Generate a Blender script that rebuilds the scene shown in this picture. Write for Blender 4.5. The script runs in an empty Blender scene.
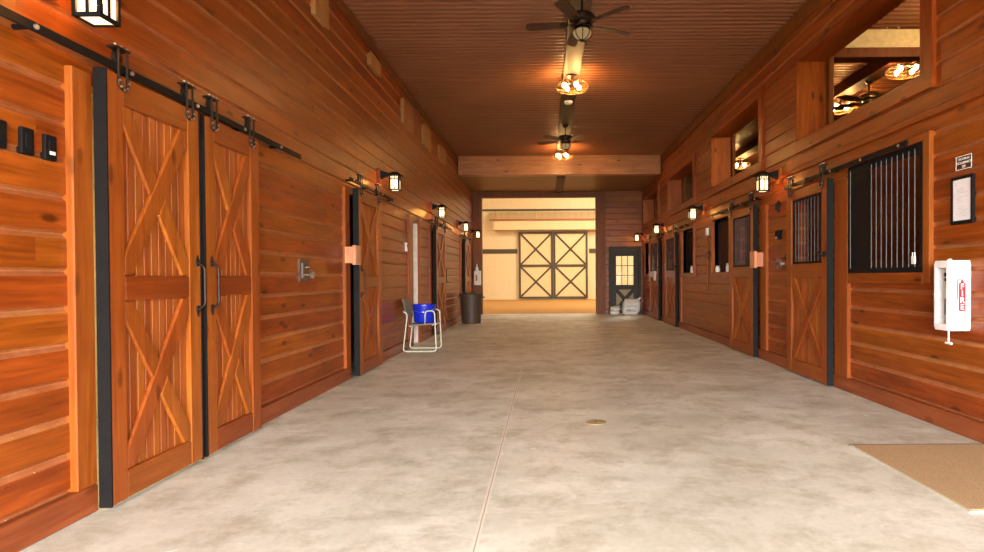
import bpy, bmesh, math, random
from mathutils import Vector, Matrix, noise as mnoise
random.seed(7)
S = bpy.context.scene
COL = S.collection
PI = math.pi

# ------------------------------------------------------------------ materials
class NT:
    def __init__(s, name):
        s.m = bpy.data.materials.new(name); s.m.use_nodes = True
        s.t = s.m.node_tree; s.t.nodes.clear()
        s.out = s.t.nodes.new('ShaderNodeOutputMaterial')
    def n(s, ty, ins=None, **kw):
        nd = s.t.nodes.new(ty)
        for k, v in kw.items(): setattr(nd, k, v)
        for k, v in (ins or {}).items(): s.put(nd.inputs[k], v)
        return nd
    def put(s, sock, v):
        if hasattr(v, 'is_linked') or isinstance(v, bpy.types.NodeSocket): s.t.links.new(v, sock)
        else: sock.default_value = v
    def math(s, op, a, b=0.0, c=0.0):
        nd = s.n('ShaderNodeMath', operation=op)
        for i, v in enumerate((a, b, c)): s.put(nd.inputs[i], v)
        return nd.outputs[0]
    def mix(s, f, a, b, bt='MIX'):
        nd = s.n('ShaderNodeMix', data_type='RGBA', blend_type=bt)
        s.put(nd.inputs[0], f); s.put(nd.inputs[6], a); s.put(nd.inputs[7], b)
        return nd.outputs[2]
    def ramp(s, f, lo, hi):
        nd = s.n('ShaderNodeMapRange', {0: f, 1: lo, 2: hi, 3: 0.0, 4: 1.0}); nd.clamp = True
        return nd.outputs[0]
    def noise(s, vec, scale=1.0, detail=3.0, rough=.5, dist=0.0):
        return s.n('ShaderNodeTexNoise', {'Vector': vec, 'Scale': scale, 'Detail': detail, 'Roughness': rough, 'Distortion': dist}).outputs[0]
    def coords(s):
        tc = s.n('ShaderNodeTexCoord'); sp = s.n('ShaderNodeSeparateXYZ', {0: tc.outputs['Object']})
        return tc.outputs['Object'], sp.outputs
    def vec(s, x, y, z): return s.n('ShaderNodeCombineXYZ', {0: x, 1: y, 2: z}).outputs[0]
    def bsdf(s, col, rough=.5, metal=0.0, spec=.5, bump=None, bstr=.2, bdist=.01, coat=0.0, **kw):
        b = s.n('ShaderNodeBsdfPrincipled', {'Base Color': col, 'Roughness': rough, 'Metallic': metal, 'Specular IOR Level': spec, 'Coat Weight': coat})
        if coat: b.inputs['Coat Roughness'].default_value = .25
        if bump is not None:
            bn = s.n('ShaderNodeBump', {'Height': bump, 'Strength': bstr, 'Distance': bdist})
            s.t.links.new(bn.outputs[0], b.inputs['Normal'])
        s.t.links.new(b.outputs[0], s.out.inputs[0])
        return b

def c4(c): return (c[0], c[1], c[2], 1.0)

def plain(name, col, rough=.5, metal=0.0, spec=.5, var=.06, coat=0.0):
    t = NT(name); o, _ = t.coords()
    n = t.noise(o, 14.0, 4)
    col2 = t.mix(t.ramp(n, .35, .65), c4([v * (1 - var * 2) for v in col]), c4([min(1, v * (1 + var)) for v in col]))
    rr = t.math('ADD', rough - .04, t.math('MULTIPLY', n, .08))
    t.bsdf(col2, rr, metal, spec, coat=coat)
    return t.m

def emit(name, col, strength):
    t = NT(name)
    e = t.n('ShaderNodeEmission', {'Color': c4(col), 'Strength': strength})
    t.t.links.new(e.outputs[0], t.out.inputs[0])
    return t.m

def wood(name, axis, dark, light, rough=.36, plank=None, seg=3.7, dust_and_light=0.0, knots=1.0, var=.11):
    """stained pine: axis = grain direction (0,1,2); plank = (across axis, pitch, phase)"""
    t = NT(name); o, xyz = t.coords()
    oi = t.n('ShaderNodeObjectInfo').outputs['Random']
    al = xyz[axis]; ac = [xyz[i] for i in range(3) if i != axis]
    if plank:
        ax, pitch, ph = plank
        q = t.math('DIVIDE', t.math('SUBTRACT', xyz[ax], ph), pitch)
        pid = t.math('FLOOR', q); fr = t.math('FRACT', q)
        wn = t.n('ShaderNodeTexWhiteNoise', {'W': pid}, noise_dimensions='1D').outputs[0]
        sid = t.math('FLOOR', t.math('DIVIDE', t.math('ADD', al, t.math('MULTIPLY', wn, 9.0)), seg))
        rid = t.n('ShaderNodeTexWhiteNoise', {'Vector': t.vec(pid, sid, 3.3)}, noise_dimensions='3D').outputs[0]
    else:
        rid = t.n('ShaderNodeTexWhiteNoise', {'W': oi}, noise_dimensions='1D').outputs[0]; fr = None
    off = t.math('MULTIPLY', rid, 37.0)
    A = t.math('ADD', al, off)
    v1 = t.vec(t.math('MULTIPLY', A, .9), t.math('MULTIPLY', ac[0], 13.0), t.math('MULTIPLY', ac[1], 13.0))
    v2 = t.vec(t.math('MULTIPLY', A, 4.0), t.math('MULTIPLY', ac[0], 62.0), t.math('MULTIPLY', ac[1], 62.0))
    g1 = t.noise(v1, 1.0, 4, .55, .8); g2 = t.noise(v2, 1.0, 2)
    blotch = t.noise(t.vec(A, t.math('MULTIPLY', ac[0], 3.0), t.math('MULTIPLY', ac[1], 3.0)), 1.6, 3)
    g = t.math('ADD', t.math('MULTIPLY', g1, .62), t.math('MULTIPLY', g2, .38))
    col = t.mix(t.ramp(g, .34, .64), c4(dark), c4(light))
    col = t.mix(t.math('MULTIPLY', t.ramp(blotch, .42, .75), .45), col, c4([v * .62 for v in dark]))
    if knots:
        kv = t.vec(t.math('MULTIPLY', A, 1.7), t.math('MULTIPLY', t.math('ADD', ac[0], ac[1]), 4.4), 0.0)
        vo = t.n('ShaderNodeTexVoronoi', {'Vector': kv, 'Scale': 1.0}, voronoi_dimensions='2D')
        rc = t.n('ShaderNodeSeparateColor', {0: vo.outputs['Color']}).outputs[0]
        km = t.math('MULTIPLY', t.math('SUBTRACT', 1.0, t.ramp(vo.outputs['Distance'], 0.05, .115)), t.math('GREATER_THAN', rc, .66))
        col = t.mix(t.math('MULTIPLY', km, .75 * knots), col, c4([dark[0] * .22, dark[1] * .2, dark[2] * .2]))
    if dust_and_light and fr is not None:  # dust and wear on bevels, plus bounce light painted in as paler edges
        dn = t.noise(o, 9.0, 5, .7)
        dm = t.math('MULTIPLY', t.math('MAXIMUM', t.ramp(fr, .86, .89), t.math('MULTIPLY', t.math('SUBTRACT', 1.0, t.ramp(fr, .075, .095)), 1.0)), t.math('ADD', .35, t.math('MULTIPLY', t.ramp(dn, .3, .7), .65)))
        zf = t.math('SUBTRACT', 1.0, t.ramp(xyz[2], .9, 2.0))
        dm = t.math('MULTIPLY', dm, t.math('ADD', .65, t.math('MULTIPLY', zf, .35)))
        col = t.mix(t.math('MULTIPLY', dm, dust_and_light), col, (.46, .19, .075, 1))
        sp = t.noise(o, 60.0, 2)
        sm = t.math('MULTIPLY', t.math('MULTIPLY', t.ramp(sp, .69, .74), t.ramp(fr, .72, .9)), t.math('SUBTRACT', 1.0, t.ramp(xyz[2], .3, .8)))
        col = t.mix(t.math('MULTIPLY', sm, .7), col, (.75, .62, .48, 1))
    val = t.math('ADD', 1 - var, t.math('MULTIPLY', rid, 2 * var))
    hs = t.n('ShaderNodeHueSaturation', {'Hue': t.math('ADD', .494, t.math('MULTIPLY', rid, .012)), 'Saturation': 1.0, 'Value': val, 'Fac': 1.0, 'Color': col})
    rr = t.math('ADD', rough - .06, t.math('MULTIPLY', g1, .14))
    t.bsdf(hs.outputs[0], rr, 0, .28, bump=g, bstr=.12, bdist=.004)
    return t.m

WD = (.160, .029, .0025); WL = (.365, .079, .007)
M = {}
PL = (2, .182, .15)
M['wall'] = wood('stained_plank_wall', 1, WD, WL, plank=PL, dust_and_light=.85)
M['wallx'] = wood('stained_plank_end_wall', 0, (.18, .045, .006), (.36, .11, .017), plank=PL, dust_and_light=.4)
M['wx'] = wood('stained_wood_x', 0, WD, WL)
M['wy'] = wood('stained_wood_y', 1, WD, WL)
M['wz'] = wood('stained_wood_z', 2, WD, WL)
M['trimz'] = wood('jamb_wood', 2, (.21, .043, .006), (.345, .085, .012), knots=.6)
M['dz'] = wood('door_wood_upright', 2, (.21, .043, .005), (.36, .090, .012), knots=.8)
M['dx'] = wood('door_wood_level', 0, (.18, .035, .004), (.30, .068, .009), knots=.5)
M['dbead'] = wood('door_wood_beadboard', 2, (.22, .050, .007), (.40, .11, .017), plank=(0, .062, 0), knots=.5, rough=.5)
M['base'] = wood('baseboard_wood', 1, (.20, .045, .010), (.33, .090, .026), knots=.6)
M['dark_strip'] = wood('dark_ceiling_board', 1, (.045, .014, .006), (.09, .028, .010), knots=.3, rough=.6)
M['beam'] = wood('pine_beam', 0, (.34, .14, .06), (.50, .235, .11), plank=(2, .17, .0), knots=1.0)
M['post'] = wood('dark_post_wood', 2, (.13, .033, .004), (.21, .060, .008), knots=.5, rough=.5)
M['pale'] = wood('pale_cover_board', 2, (.34, .15, .05), (.50, .25, .09), knots=.3)
M['block'] = wood('pink_block_wood', 2, (.52, .20, .10), (.68, .30, .16), knots=.3)
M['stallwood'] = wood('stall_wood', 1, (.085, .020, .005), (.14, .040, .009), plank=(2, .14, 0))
M['black'] = plain('black_steel', (.010, .009, .009), .55, 0, .08)
M['slate'] = plain('slate_steel', (.011, .013, .0135), .6, 0, .08)
M['iron'] = plain('bronze_iron', (.035, .026, .02), .42, .7)
M['bolt'] = plain('bright_bolt', (.62, .56, .48), .3, .9)
M['bar'] = plain('dull_grille_bar', (.06, .06, .062), .5, .2, .3)
M['barlight'] = plain('worn_grille_bar', (.11, .115, .12), .5, 0, .3)
M['chrome'] = plain('steel_bar', (.55, .56, .60), .3, .9)
M['white'] = plain('white_plastic', (.86, .85, .82), .4)
M['offwhite'] = plain('offwhite_paint', (.74, .71, .64), .5)
M['grey'] = plain('grey_vinyl', (.16, .15, .14), .6)
M['tube'] = plain('cream_tube', (.58, .58, .47), .3)
M['blue'] = plain('blue_plastic', (.006, .022, .50), .35)
M['bin'] = plain('brown_bin_plastic', (.070, .042, .026), .55)
M['red'] = plain('red_print', (.62, .012, .02), .4)
M['doorgrey'] = plain('dark_grey_door_paint', (.030, .025, .017), .5, 0, .25)
M['tan'] = plain('tan_panel_paint', (.34, .25, .13), .6)
M['cream'] = plain('cream_wall_paint', (.80, .63, .36), .7, var=.03)
M['creampanel'] = plain('cream_door_panel', (.80, .60, .31), .6, var=.03)
M['tanroof'] = plain('tan_metal', (.52, .36, .18), .5, var=.03)
M['rededge'] = plain('red_brown_edge', (.42, .13, .06), .5)
M['rededge2'] = plain('brown_plate', (.10, .045, .022), .35)
M['brownframe'] = plain('brown_steel_frame', (.075, .052, .016), .5)
M['fanblade'] = wood('fan_blade_wood', 0, (.05, .022, .010), (.10, .045, .02), knots=0)
M['fanmetal'] = plain('fan_bronze', (.06, .042, .032), .35, .8)
M['brass'] = plain('brass_wire', (.16, .08, .022), .5, .3)
M['capbrass'] = plain('tan_floor_cap', (.42, .33, .16), .5, .3)
M['paperwhite'] = plain('paper', (.85, .84, .86), .6, var=.01)
M['ink'] = plain('faded_ink', (.66, .65, .67), .7)
M['signblack'] = plain('sign_brown_black', (.035, .012, .010), .4)
M['signwhite'] = plain('sign_lettering', (.85, .78, .68), .5)
M['dust_cream'] = plain('inner_room_paint', (.80, .66, .36), .7)

def mat_ceiling():
    t = NT('brown_corrugated_metal'); o, xyz = t.coords()
    n = t.noise(o, 1.3, 3)
    col = t.mix(t.ramp(n, .3, .7), (.225, .080, .030, 1), (.25, .092, .035, 1))
    t.bsdf(col, .45, 0, .3)
    return t.m
M['ceil'] = mat_ceiling()

def mat_soffit():
    t = NT('smooth_brown_soffit'); o, xyz = t.coords()
    n = t.noise(o, 2.0, 3)
    t.bsdf(t.mix(n, (.20, .085, .028, 1), (.28, .125, .045, 1)), .5)
    return t.m
M['soffit'] = mat_soffit()

def mat_concrete():
    t = NT('worn_concrete'); o, xyz = t.coords()
    n1 = t.noise(o, .75, 7, .68, .3); n2 = t.noise(o, 2.9, 8, .72, .2); n3 = t.noise(o, 26.0, 4, .7)
    n4 = t.noise(t.vec(t.math('MULTIPLY', xyz[0], .8), t.math('MULTIPLY', xyz[1], 1.3), 4.0), 1.5, 8, .72, .25)
    col = t.mix(t.ramp(n1, .34, .66), (.53, .53, .43, 1), (.78, .80, .71, 1))
    col = t.mix(t.math('MULTIPLY', t.ramp(n2, .47, .68), .75), col, (.37, .340, .235, 1))
    col = t.mix(t.math('MULTIPLY', t.ramp(n4, .52, .64), .60), col, (.87, .89, .80, 1))
    col = t.mix(t.math('MULTIPLY', t.ramp(n3, .45, .75), .20), col, (.30, .27, .21, 1))
    n5 = t.noise(o, 7.5, 2, .5)
    col = t.mix(t.math('MULTIPLY', t.ramp(n5, .735, .755), .75), col, (.88, .86, .80, 1))
    # saw-cut joints, chalky from dust
    def line(c, p, w): return t.math('LESS_THAN', t.math('ABSOLUTE', t.math('SUBTRACT', c, p)), w)
    wob = t.math('MULTIPLY', t.math('SUBTRACT', n2, .5), .01)
    for ax, ps in ((0, (-.325,)), (1, (4.66, 9.3, 13.9, 18.4))):
        c = t.math('ADD', xyz[ax], wob)
        for p in ps:
            k = 1.0 if ax == 0 else (.9 if p < 5 else .35)
            col = t.mix(t.math('MULTIPLY', line(c, p, .013), .65 * k), col, (.82, .78, .68, 1))
            col = t.mix(t.math('MULTIPLY', line(c, p, .0035), .7 * k), col, (.28, .23, .15, 1))
    rough = t.math('ADD', .30, t.math('MULTIPLY', n2, .34))
    t.bsdf(col, rough, 0, .5, bump=t.math('ADD', t.math('MULTIPLY', n3, .5), n2), bstr=.10, bdist=.01)
    return t.m
M['floor'] = mat_concrete()

def mat_mat():
    t = NT('coir_mat'); o, xyz = t.coords()
    n = t.noise(o, 190.0, 3, .7); n2 = t.noise(t.vec(t.math('MULTIPLY', xyz[0], 3.0), t.math('MULTIPLY', xyz[1], 14.0), 0.0), 1.0, 3)
    col = t.mix(t.ramp(n, .3, .7), (.33, .21, .10, 1), (.74, .53, .31, 1))
    col = t.mix(t.math('MULTIPLY', n2, .35), col, (.40, .27, .14, 1))
    t.bsdf(col, .95, 0, .1, bump=n, bstr=.8, bdist=.01)
    return t.m
M['mat'] = mat_mat()

def mat_sand():
    t = NT('arena_sand'); o, _ = t.coords()
    n = t.noise(o, 3.0, 6, .7)
    t.bsdf(t.mix(n, (.38, .19, .055, 1), (.52, .29, .10, 1)), .95, 0, .1, bump=n, bstr=.5, bdist=.1)
    return t.m
M['sand'] = mat_sand()
M['gravel'] = plain('dark_gravel', (.13, .125, .10), .95, var=.3)

def mat_glass(name='thin_glass', tint=(1, 1, 1)):
    t = NT(name)
    a = t.n('ShaderNodeBsdfTransparent', {'Color': c4(tint)}); g = t.n('ShaderNodeBsdfGlossy', {'Roughness': .03})
    m = t.n('ShaderNodeMixShader', {0: .06, 1: a.outputs[0], 2: g.outputs[0]})
    t.t.links.new(m.outputs[0], t.out.inputs[0])
    return t.m
M['glass'] = mat_glass()

def mat_bag():
    t = NT('printed_white_bag'); o, xyz = t.coords()
    n = t.noise(o, 8.0, 4, .6); p = t.noise(t.vec(t.math('MULTIPLY', xyz[0], 22.0), 0.0, t.math('MULTIPLY', xyz[2], 30.0)), 1.0, 2)
    col = t.mix(n, (.55, .53, .47, 1), (.80, .78, .72, 1))
    def band(c, a, b): return t.math('MULTIPLY', t.math('GREATER_THAN', c, a), t.math('LESS_THAN', c, b))
    b1 = t.math('MULTIPLY', band(xyz[2], .09, .16), band(xyz[0], -.16, .17))
    b2 = t.math('MULTIPLY', band(xyz[2], .23, .29), band(xyz[0], -.14, .20))
    k = t.math('MULTIPLY', t.math('ADD', b1, t.math('MULTIPLY', b2, .6)), t.ramp(p, .46, .52))
    t.bsdf(t.mix(t.math('MULTIPLY', k, .85), col, (.08, .075, .07, 1)), .45)
    return t.m
M['bag'] = mat_bag()

def mat_pane():
    t = NT('lit_lantern_glass')
    a = t.n('ShaderNodeBsdfTransparent', {'Color': (1, .86, .62, 1)}); e = t.n('ShaderNodeEmission', {'Color': (1.0, .72, .40, 1), 'Strength': 2.3})
    m = t.n('ShaderNodeMixShader', {0: .6, 1: a.outputs[0], 2: e.outputs[0]})
    t.t.links.new(m.outputs[0], t.out.inputs[0]); return t.m
M['lantern_glow'] = mat_pane()
M['lantern_bulb'] = emit('lit_lantern_bulb', (1.0, .50, .15), 650.0)
M['bulb'] = emit('lit_bulb', (1.0, .56, .18), 330.0)
M['bowl'] = emit('lit_fan_bowl_glass', (1.0, .62, .26), .22)

# ------------------------------------------------------------------ mesh builder
class MB:
    def __init__(s): s.v = []; s.f = []
    def add(s, vs, fs):
        n = len(s.v); s.v += [tuple(v) for v in vs]; s.f += [tuple(i + n for i in f) for f in fs]; return s
    def box(s, x0, x1, y0, y1, z0, z1):
        return s.add([(x0,y0,z0),(x1,y0,z0),(x1,y1,z0),(x0,y1,z0),(x0,y0,z1),(x1,y0,z1),(x1,y1,z1),(x0,y1,z1)],
                     [(0,3,2,1),(4,5,6,7),(0,1,5,4),(1,2,6,5),(2,3,7,6),(3,0,4,7)])
    def prism(s, pts, a, b, axis):
        """polygon pts (two coords in the order of the remaining axes) extruded along axis from a to b"""
        def p(q, t):
            q = list(q); q.insert(axis, t); return q
        n = len(pts)
        vs = [p(q, a) for q in pts] + [p(q, b) for q in pts]
        fs = [tuple(range(n - 1, -1, -1)), tuple(range(n, 2 * n))] + [(i, (i + 1) % n, n + (i + 1) % n, n + i) for i in range(n)]
        return s.add(vs, fs)
    def tube(s, pts, r, seg=8, closed=False):
        pts = [Vector(p) for p in pts]; n = len(pts)
        rr = r if isinstance(r, (list, tuple)) else [r] * n
        tang = []
        for i in range(n):
            a = pts[i - 1] if (i > 0 or closed) else pts[i]; b = pts[(i + 1) % n] if (i < n - 1 or closed) else pts[i]
            tang.append((b - a).normalized())
        up = Vector((0, 0, 1)) if abs(tang[0].z) < .9 else Vector((1, 0, 0))
        u = tang[0].cross(up).normalized(); vs = []
        for i in range(n):
            u = (u - tang[i] * u.dot(tang[i])).normalized(); w = tang[i].cross(u)
            for k in range(seg):
                a = 2 * PI * k / seg
                vs.append(pts[i] + (u * math.cos(a) + w * math.sin(a)) * rr[i])
        fs = []
        for i in range(n if closed else n - 1):
            for k in range(seg):
                j = (i + 1) % n
                fs.append((i*seg+k, i*seg+(k+1) % seg, j*seg+(k+1) % seg, j*seg+k))
        if not closed:
            fs += [tuple(range(seg - 1, -1, -1)), tuple(range((n-1)*seg, n*seg))]
        return s.add(vs, fs)
    def lathe(s, prof, c=(0, 0, 0), axis=2, seg=24, cap=True):
        vs = []; c = Vector(c)
        for r, h in prof:
            for k in range(seg):
                a = 2 * PI * k / seg; q = [r * math.cos(a), r * math.sin(a)]; q.insert(axis, h)
                vs.append(c + Vector(q))
        fs = []
        for i in range(len(prof) - 1):
            for k in range(seg):
                fs.append((i*seg+k, i*seg+(k+1) % seg, (i+1)*seg+(k+1) % seg, (i+1)*seg+k))
        if cap:
            fs += [tuple(range(seg - 1, -1, -1)), tuple(range((len(prof)-1)*seg, len(prof)*seg))]
        return s.add(vs, fs)
    def build(s, name, mat, parent=None, bevel=0, smooth=False, bseg=1):
        me = bpy.data.meshes.new(name); me.from_pydata([tuple(v) for v in s.v], [], s.f); me.update()
        bm = bmesh.new(); bm.from_mesh(me); bmesh.ops.recalc_face_normals(bm, faces=bm.faces); bm.to_mesh(me); bm.free()
        me.materials.append(mat)
        o = bpy.data.objects.new(name, me); COL.objects.link(o)
        if parent: o.parent = parent
        if bevel:
            b = o.modifiers.new('bevel', 'BEVEL'); b.width = bevel; b.segments = bseg; b.limit_method = 'ANGLE'; b.angle_limit = .7
        if smooth:
            for p in me.polygons: p.use_smooth = True
            if smooth != 'all':
                try: me.set_sharp_from_angle(angle=.7)
                except Exception: pass
        return o

def fillet(pts, r, n=6):
    pts = [Vector(p) for p in pts]; out = [pts[0]]
    for i in range(1, len(pts) - 1):
        a, b, c = pts[i-1], pts[i], pts[i+1]
        d = min(r, (a-b).length * .49, (c-b).length * .49)
        p, q = b + (a-b).normalized() * d, b + (c-b).normalized() * d
        for k in range(n + 1):
            t = k / n; out.append(p*(1-t)**2 + b*2*t*(1-t) + q*t*t)
    return out + [pts[-1]]

def thing(name, label, cat, loc=(0, 0, 0), rz=0, group=None):
    o = bpy.data.objects.new(name, None); COL.objects.link(o); o.empty_display_size = .1
    o.location = loc; o.rotation_euler = (0, 0, rz)
    return tag(o, label, cat, group)
def tag(o, label, cat, group=None):
    o['label'] = label; o['category'] = cat; o['kind'] = 'thing'
    if group: o['group'] = group
    return o
def struct(o): o['kind'] = 'structure'; return o
def text_mesh(name, body, size, mat, parent, mtx, ext=.0008, align='CENTER'):
    cu = bpy.data.curves.new(name, 'FONT'); cu.body = body; cu.size = size; cu.align_x = align; cu.align_y = 'CENTER'; cu.extrude = ext; cu.offset = size * .018
    tmp = bpy.data.objects.new(name + '_tmp', cu); COL.objects.link(tmp)
    dg = bpy.context.evaluated_depsgraph_get(); me = bpy.data.meshes.new_from_object(tmp.evaluated_get(dg))
    bpy.data.objects.remove(tmp); me.materials.clear(); me.materials.append(mat); me.transform(mtx)
    o = bpy.data.objects.new(name, me); COL.objects.link(o); o.parent = parent
    return o
def dup(root, loc, label, rz=None, group=None):
    r = root.copy(); COL.objects.link(r); r.location = loc; r['label'] = label
    if rz is not None: r.rotation_euler = (0, 0, rz)
    if group: r['group'] = group
    for ch in list(root.children):
        c = ch.copy(); COL.objects.link(c); c.parent = r
        for g in list(ch.children):
            d = g.copy(); COL.objects.link(d); d.parent = c
    return r

# ------------------------------------------------------------------ room numbers (metres; y runs down the aisle)
XL, XR = -2.365, 3.12           # plank faces
TL, TR = -2.330, 3.085          # faces of trim and baseboards
ZC = 4.46; ZS = 3.95; YB = 16.1; YE = 19.4
Y0 = -3.0
L_OPS = [(3.105, 4.68, 0, 2.22), (7.16, 8.18, 0, 2.22), (10.55, 11.10, 0, 2.2), (12.42, 13.5, 0, 2.22), (16.85, 17.95, 0, 2.22)]
R_DOORS = [(6.55, 7.46, 0, 2.18), (8.80, 9.74, 0, 2.18), (14.1, 15.15, 0, 2.18), (16.15, 17.3, 0, 2.18)]
R_WINS = [(4.92, 6.14, 1.22, 2.30), (10.14, 11.16, 1.27, 2.22), (12.6, 13.7, 1.27, 2.22), (18.05, 18.85, 1.27, 2.22)]
R_UP = [(4.96, 7.40, 2.84, 3.84), (8.72, 11.2, 2.84, 3.80), (12.6, 15.2, 2.84, 3.66), (16.6, 19.1, 2.84, 3.66)]
R_OPS = R_DOORS + R_WINS + R_UP

def rects(a0, a1, z0, z1, ops):
    ys = sorted({a0, a1} | {v for o in ops for v in o[:2] if a0 < v < a1})
    for p, q in zip(ys, ys[1:]):
        m = (p + q) / 2; spans = [(z0, z1)]
        for o in ops:
            if o[0] < m < o[1]:
                ns = []
                for s0, s1 in spans:
                    if o[2] > s0: ns.append((s0, min(s1, o[2])))
                    if o[3] < s1: ns.append((max(s0, o[3]), s1))
                spans = [s for s in ns if s[1] - s[0] > 1e-4]
        for s0, s1 in spans: yield p, q, s0, s1

def planks(mb, a0, a1, z0, z1, plane, sign, axis, back=.12):
    """log-lap boards on a wall running along `axis`; the face points to sign*other axis"""
    def P(a, off, z):
        w = plane + sign * off
        return (w, a, z) if axis == 1 else (a, w, z)
    k = math.floor((z0 - .15) / .182)
    while .15 + k * .182 < z1:
        lo = .15 + k * .182; hi = lo + .182
        pr = [(lo, -.019), (lo + .005, -.019), (lo + .016, 0), (hi - .022, 0), (hi - .004, -.019), (hi, -.019)]
        out = []
        for (za, oa), (zb, ob) in zip(pr, pr[1:]):
            if zb < z0 or za > z1: continue
            if zb - za < 1e-6:
                if z0 <= za <= z1: out.append(((za, oa), (zb, ob)))
                continue
            t0 = max(0, (z0 - za) / (zb - za)); t1 = min(1, (z1 - za) / (zb - za))
            if t1 - t0 > 1e-6: out.append(((za + (zb-za)*t0, oa + (ob-oa)*t0), (za + (zb-za)*t1, oa + (ob-oa)*t1)))
        for (za, oa), (zb, ob) in out:
            mb.add([P(a0, oa, za), P(a1, oa, za), P(a1, ob, zb), P(a0, ob, zb)], [(0, 1, 2, 3)])
        k += 1
    w0, w1 = sorted((plane - sign * .02, plane - sign * back))
    if axis == 1: mb.box(w0, w1, a0, a1, z0, z1)
    else: mb.box(a0, a1, w0, w1, z0, z1)

m = MB()
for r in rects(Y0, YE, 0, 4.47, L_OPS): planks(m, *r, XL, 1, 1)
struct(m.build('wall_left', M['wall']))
m = MB()
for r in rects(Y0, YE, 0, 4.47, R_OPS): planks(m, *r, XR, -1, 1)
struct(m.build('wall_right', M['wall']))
# end wall with the arena opening and the walk door
m = MB()
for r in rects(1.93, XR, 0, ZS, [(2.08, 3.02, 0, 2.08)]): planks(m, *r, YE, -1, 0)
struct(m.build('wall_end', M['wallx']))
m = MB(); m.box(-2.365, -2.06, YE - .03, YE + .2, 0, ZS); m.box(1.62, 1.93, YE - .03, YE + .2, 0, ZS); m.box(-2.06, 1.62, YE - .03, YE + .2, 3.77, ZS)
struct(m.build('trim_1', M['post'], bevel=.006))

# floor, apron outside the open end, arena sand
m = MB(); m.box(-6.2, 7.4, Y0 - .6, YE + .22, -.2, 0); struct(m.build('floor', M['floor']))
m = MB(); m.box(-30, 30, -40, Y0 - .6, -.25, -.03); struct(m.build('ground_outside', M['gravel']))
m = MB(); m.box(-16, 16, YE + .22, 33, -.3, -.02); struct(m.build('floor_arena', M['sand']))

# ceiling: corrugated sheet over aisle and stalls, dropped smooth bay past the beam
def corrugated(x0, x1, y0, y1, z, per=.118, amp=.014):
    mb = MB(); n = int((y1 - y0) / per * 8); vs = []; fs = []
    for i in range(n + 1):
        y = y0 + (y1 - y0) * i / n; ph = (y / per) % 1.0
        h = amp * (1 - min(1, max(0, (abs(ph - .5) - .12) / .18)) * 2)
        vs += [(x0, y, z + h), (x1, y, z + h)]
        if i: fs.append((2*i-2, 2*i-1, 2*i+1, 2*i))
    mb.add(vs, fs); mb.box(x0, x1, y0, y1, z + .06, z + .12); return mb
struct(corrugated(XL, XR, Y0, YB, ZC).build('ceiling', M['ceil']))
struct(corrugated(XR + .12, 7.2, Y0, YE, ZC).build('ceiling_right', M['ceil']))
m = MB(); m.box(XL, XR, YB + .3, YE + .2, ZS, ZS + .1); struct(m.build('ceiling_back', M['soffit']))
m = MB(); m.box(TL + .02, TR - .02, YB, YB + .3, 3.94, 4.48); m.box(TL, TL + .08, YB - .03, YB, 3.94, 4.45); m.box(TR - .08, TR, YB - .03, YB, 3.94, 4.45)
struct(m.build('beam', M['beam'], bevel=.008))
m = MB(); m.box(.29, .55, Y0, YB - .005, ZC - .085, ZC - .008); struct(m.build('trim_2', M['dark_strip'], bevel=.004))
m = MB(); m.box(4.97, 5.23, 8.04, YE - .2, ZC - .20, ZC - .008); struct(m.build('trim_stall_strip', M['dark_strip'], bevel=.004))
m = MB(); m.box(.32, .55, YB + .31, YE - .04, ZS - .04, ZS - .001); struct(m.build('trim_3', M['dark_strip'], bevel=.004))
m = MB(); m.box(XL + .001, TL, Y0, YB - .04, 4.30, 4.42); struct(m.build('trim_4', M['post'], bevel=.004))
m = MB(); m.box(TR, XR - .001, Y0, YB - .04, 4.24, 4.42); struct(m.build('trim_5', M['post'], bevel=.004))
# baseboards
def segs(a0, a1, ops):
    cur = a0
    for o in sorted(ops):
        if o[0] > cur: yield cur, o[0]
        cur = max(cur, o[1])
    if cur < a1: yield cur, a1
m = MB()
for a, b in segs(Y0, YE - .04, [o[:2] for o in L_OPS]): m.box(XL - .02, TL, a, b, .001, .142)
struct(m.build('baseboard_left', M['base'], bevel=.006))
m = MB()
for a, b in segs(Y0, YE - .04, [o[:2] for o in R_DOORS]): m.box(TR, XR + .02, a, b, .001, .142)
struct(m.build('baseboard_right', M['base'], bevel=.006))

# jamb boards
nt = [5]
def trim(x0, x1, y0, y1, z0, z1, mat='trimz'):
    nt[0] += 1
    mb = MB(); mb.box(x0, x1, y0, y1, z0, z1)
    return struct(mb.build('trim_%d' % nt[0], M[mat], bevel=.006))
for y0, y1, z1 in ((2.965, 3.10, 2.26), (6.99, 7.15, 2.27), (10.25, 10.55, 2.28), (11.10, 11.2, 2.28), (12.1, 12.3, 2.26), (16.5, 16.7, 2.26)):
    trim(XL - .12, TL, y0, y1, .143, z1)
for y0, y1, z1 in ((6.145, 6.42, 2.2), (8.42, 8.64, 2.2), (13.75, 13.92, 2.2), (15.8, 15.95, 2.2)):
    trim(TR, XR + .12, y0, y1, .143, z1)
for i, (y0, y1, z0, z1) in enumerate(R_WINS):
    if i: trim(TR, XR + .12, y1, y1 + .09, z0 - .09, z1 + .08)
    trim(TR, XR + .12, y0 - .09, y0, z0 - .09, z1 + .06)
    trim(TR, XR + .12, y0, y1 if i else y1 - .003, z0 - .1, z0, 'wy'); trim(TR, XR + .12, y0, y1 if i else y1 - .003, z1, z1 + .06, 'wy')
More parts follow.
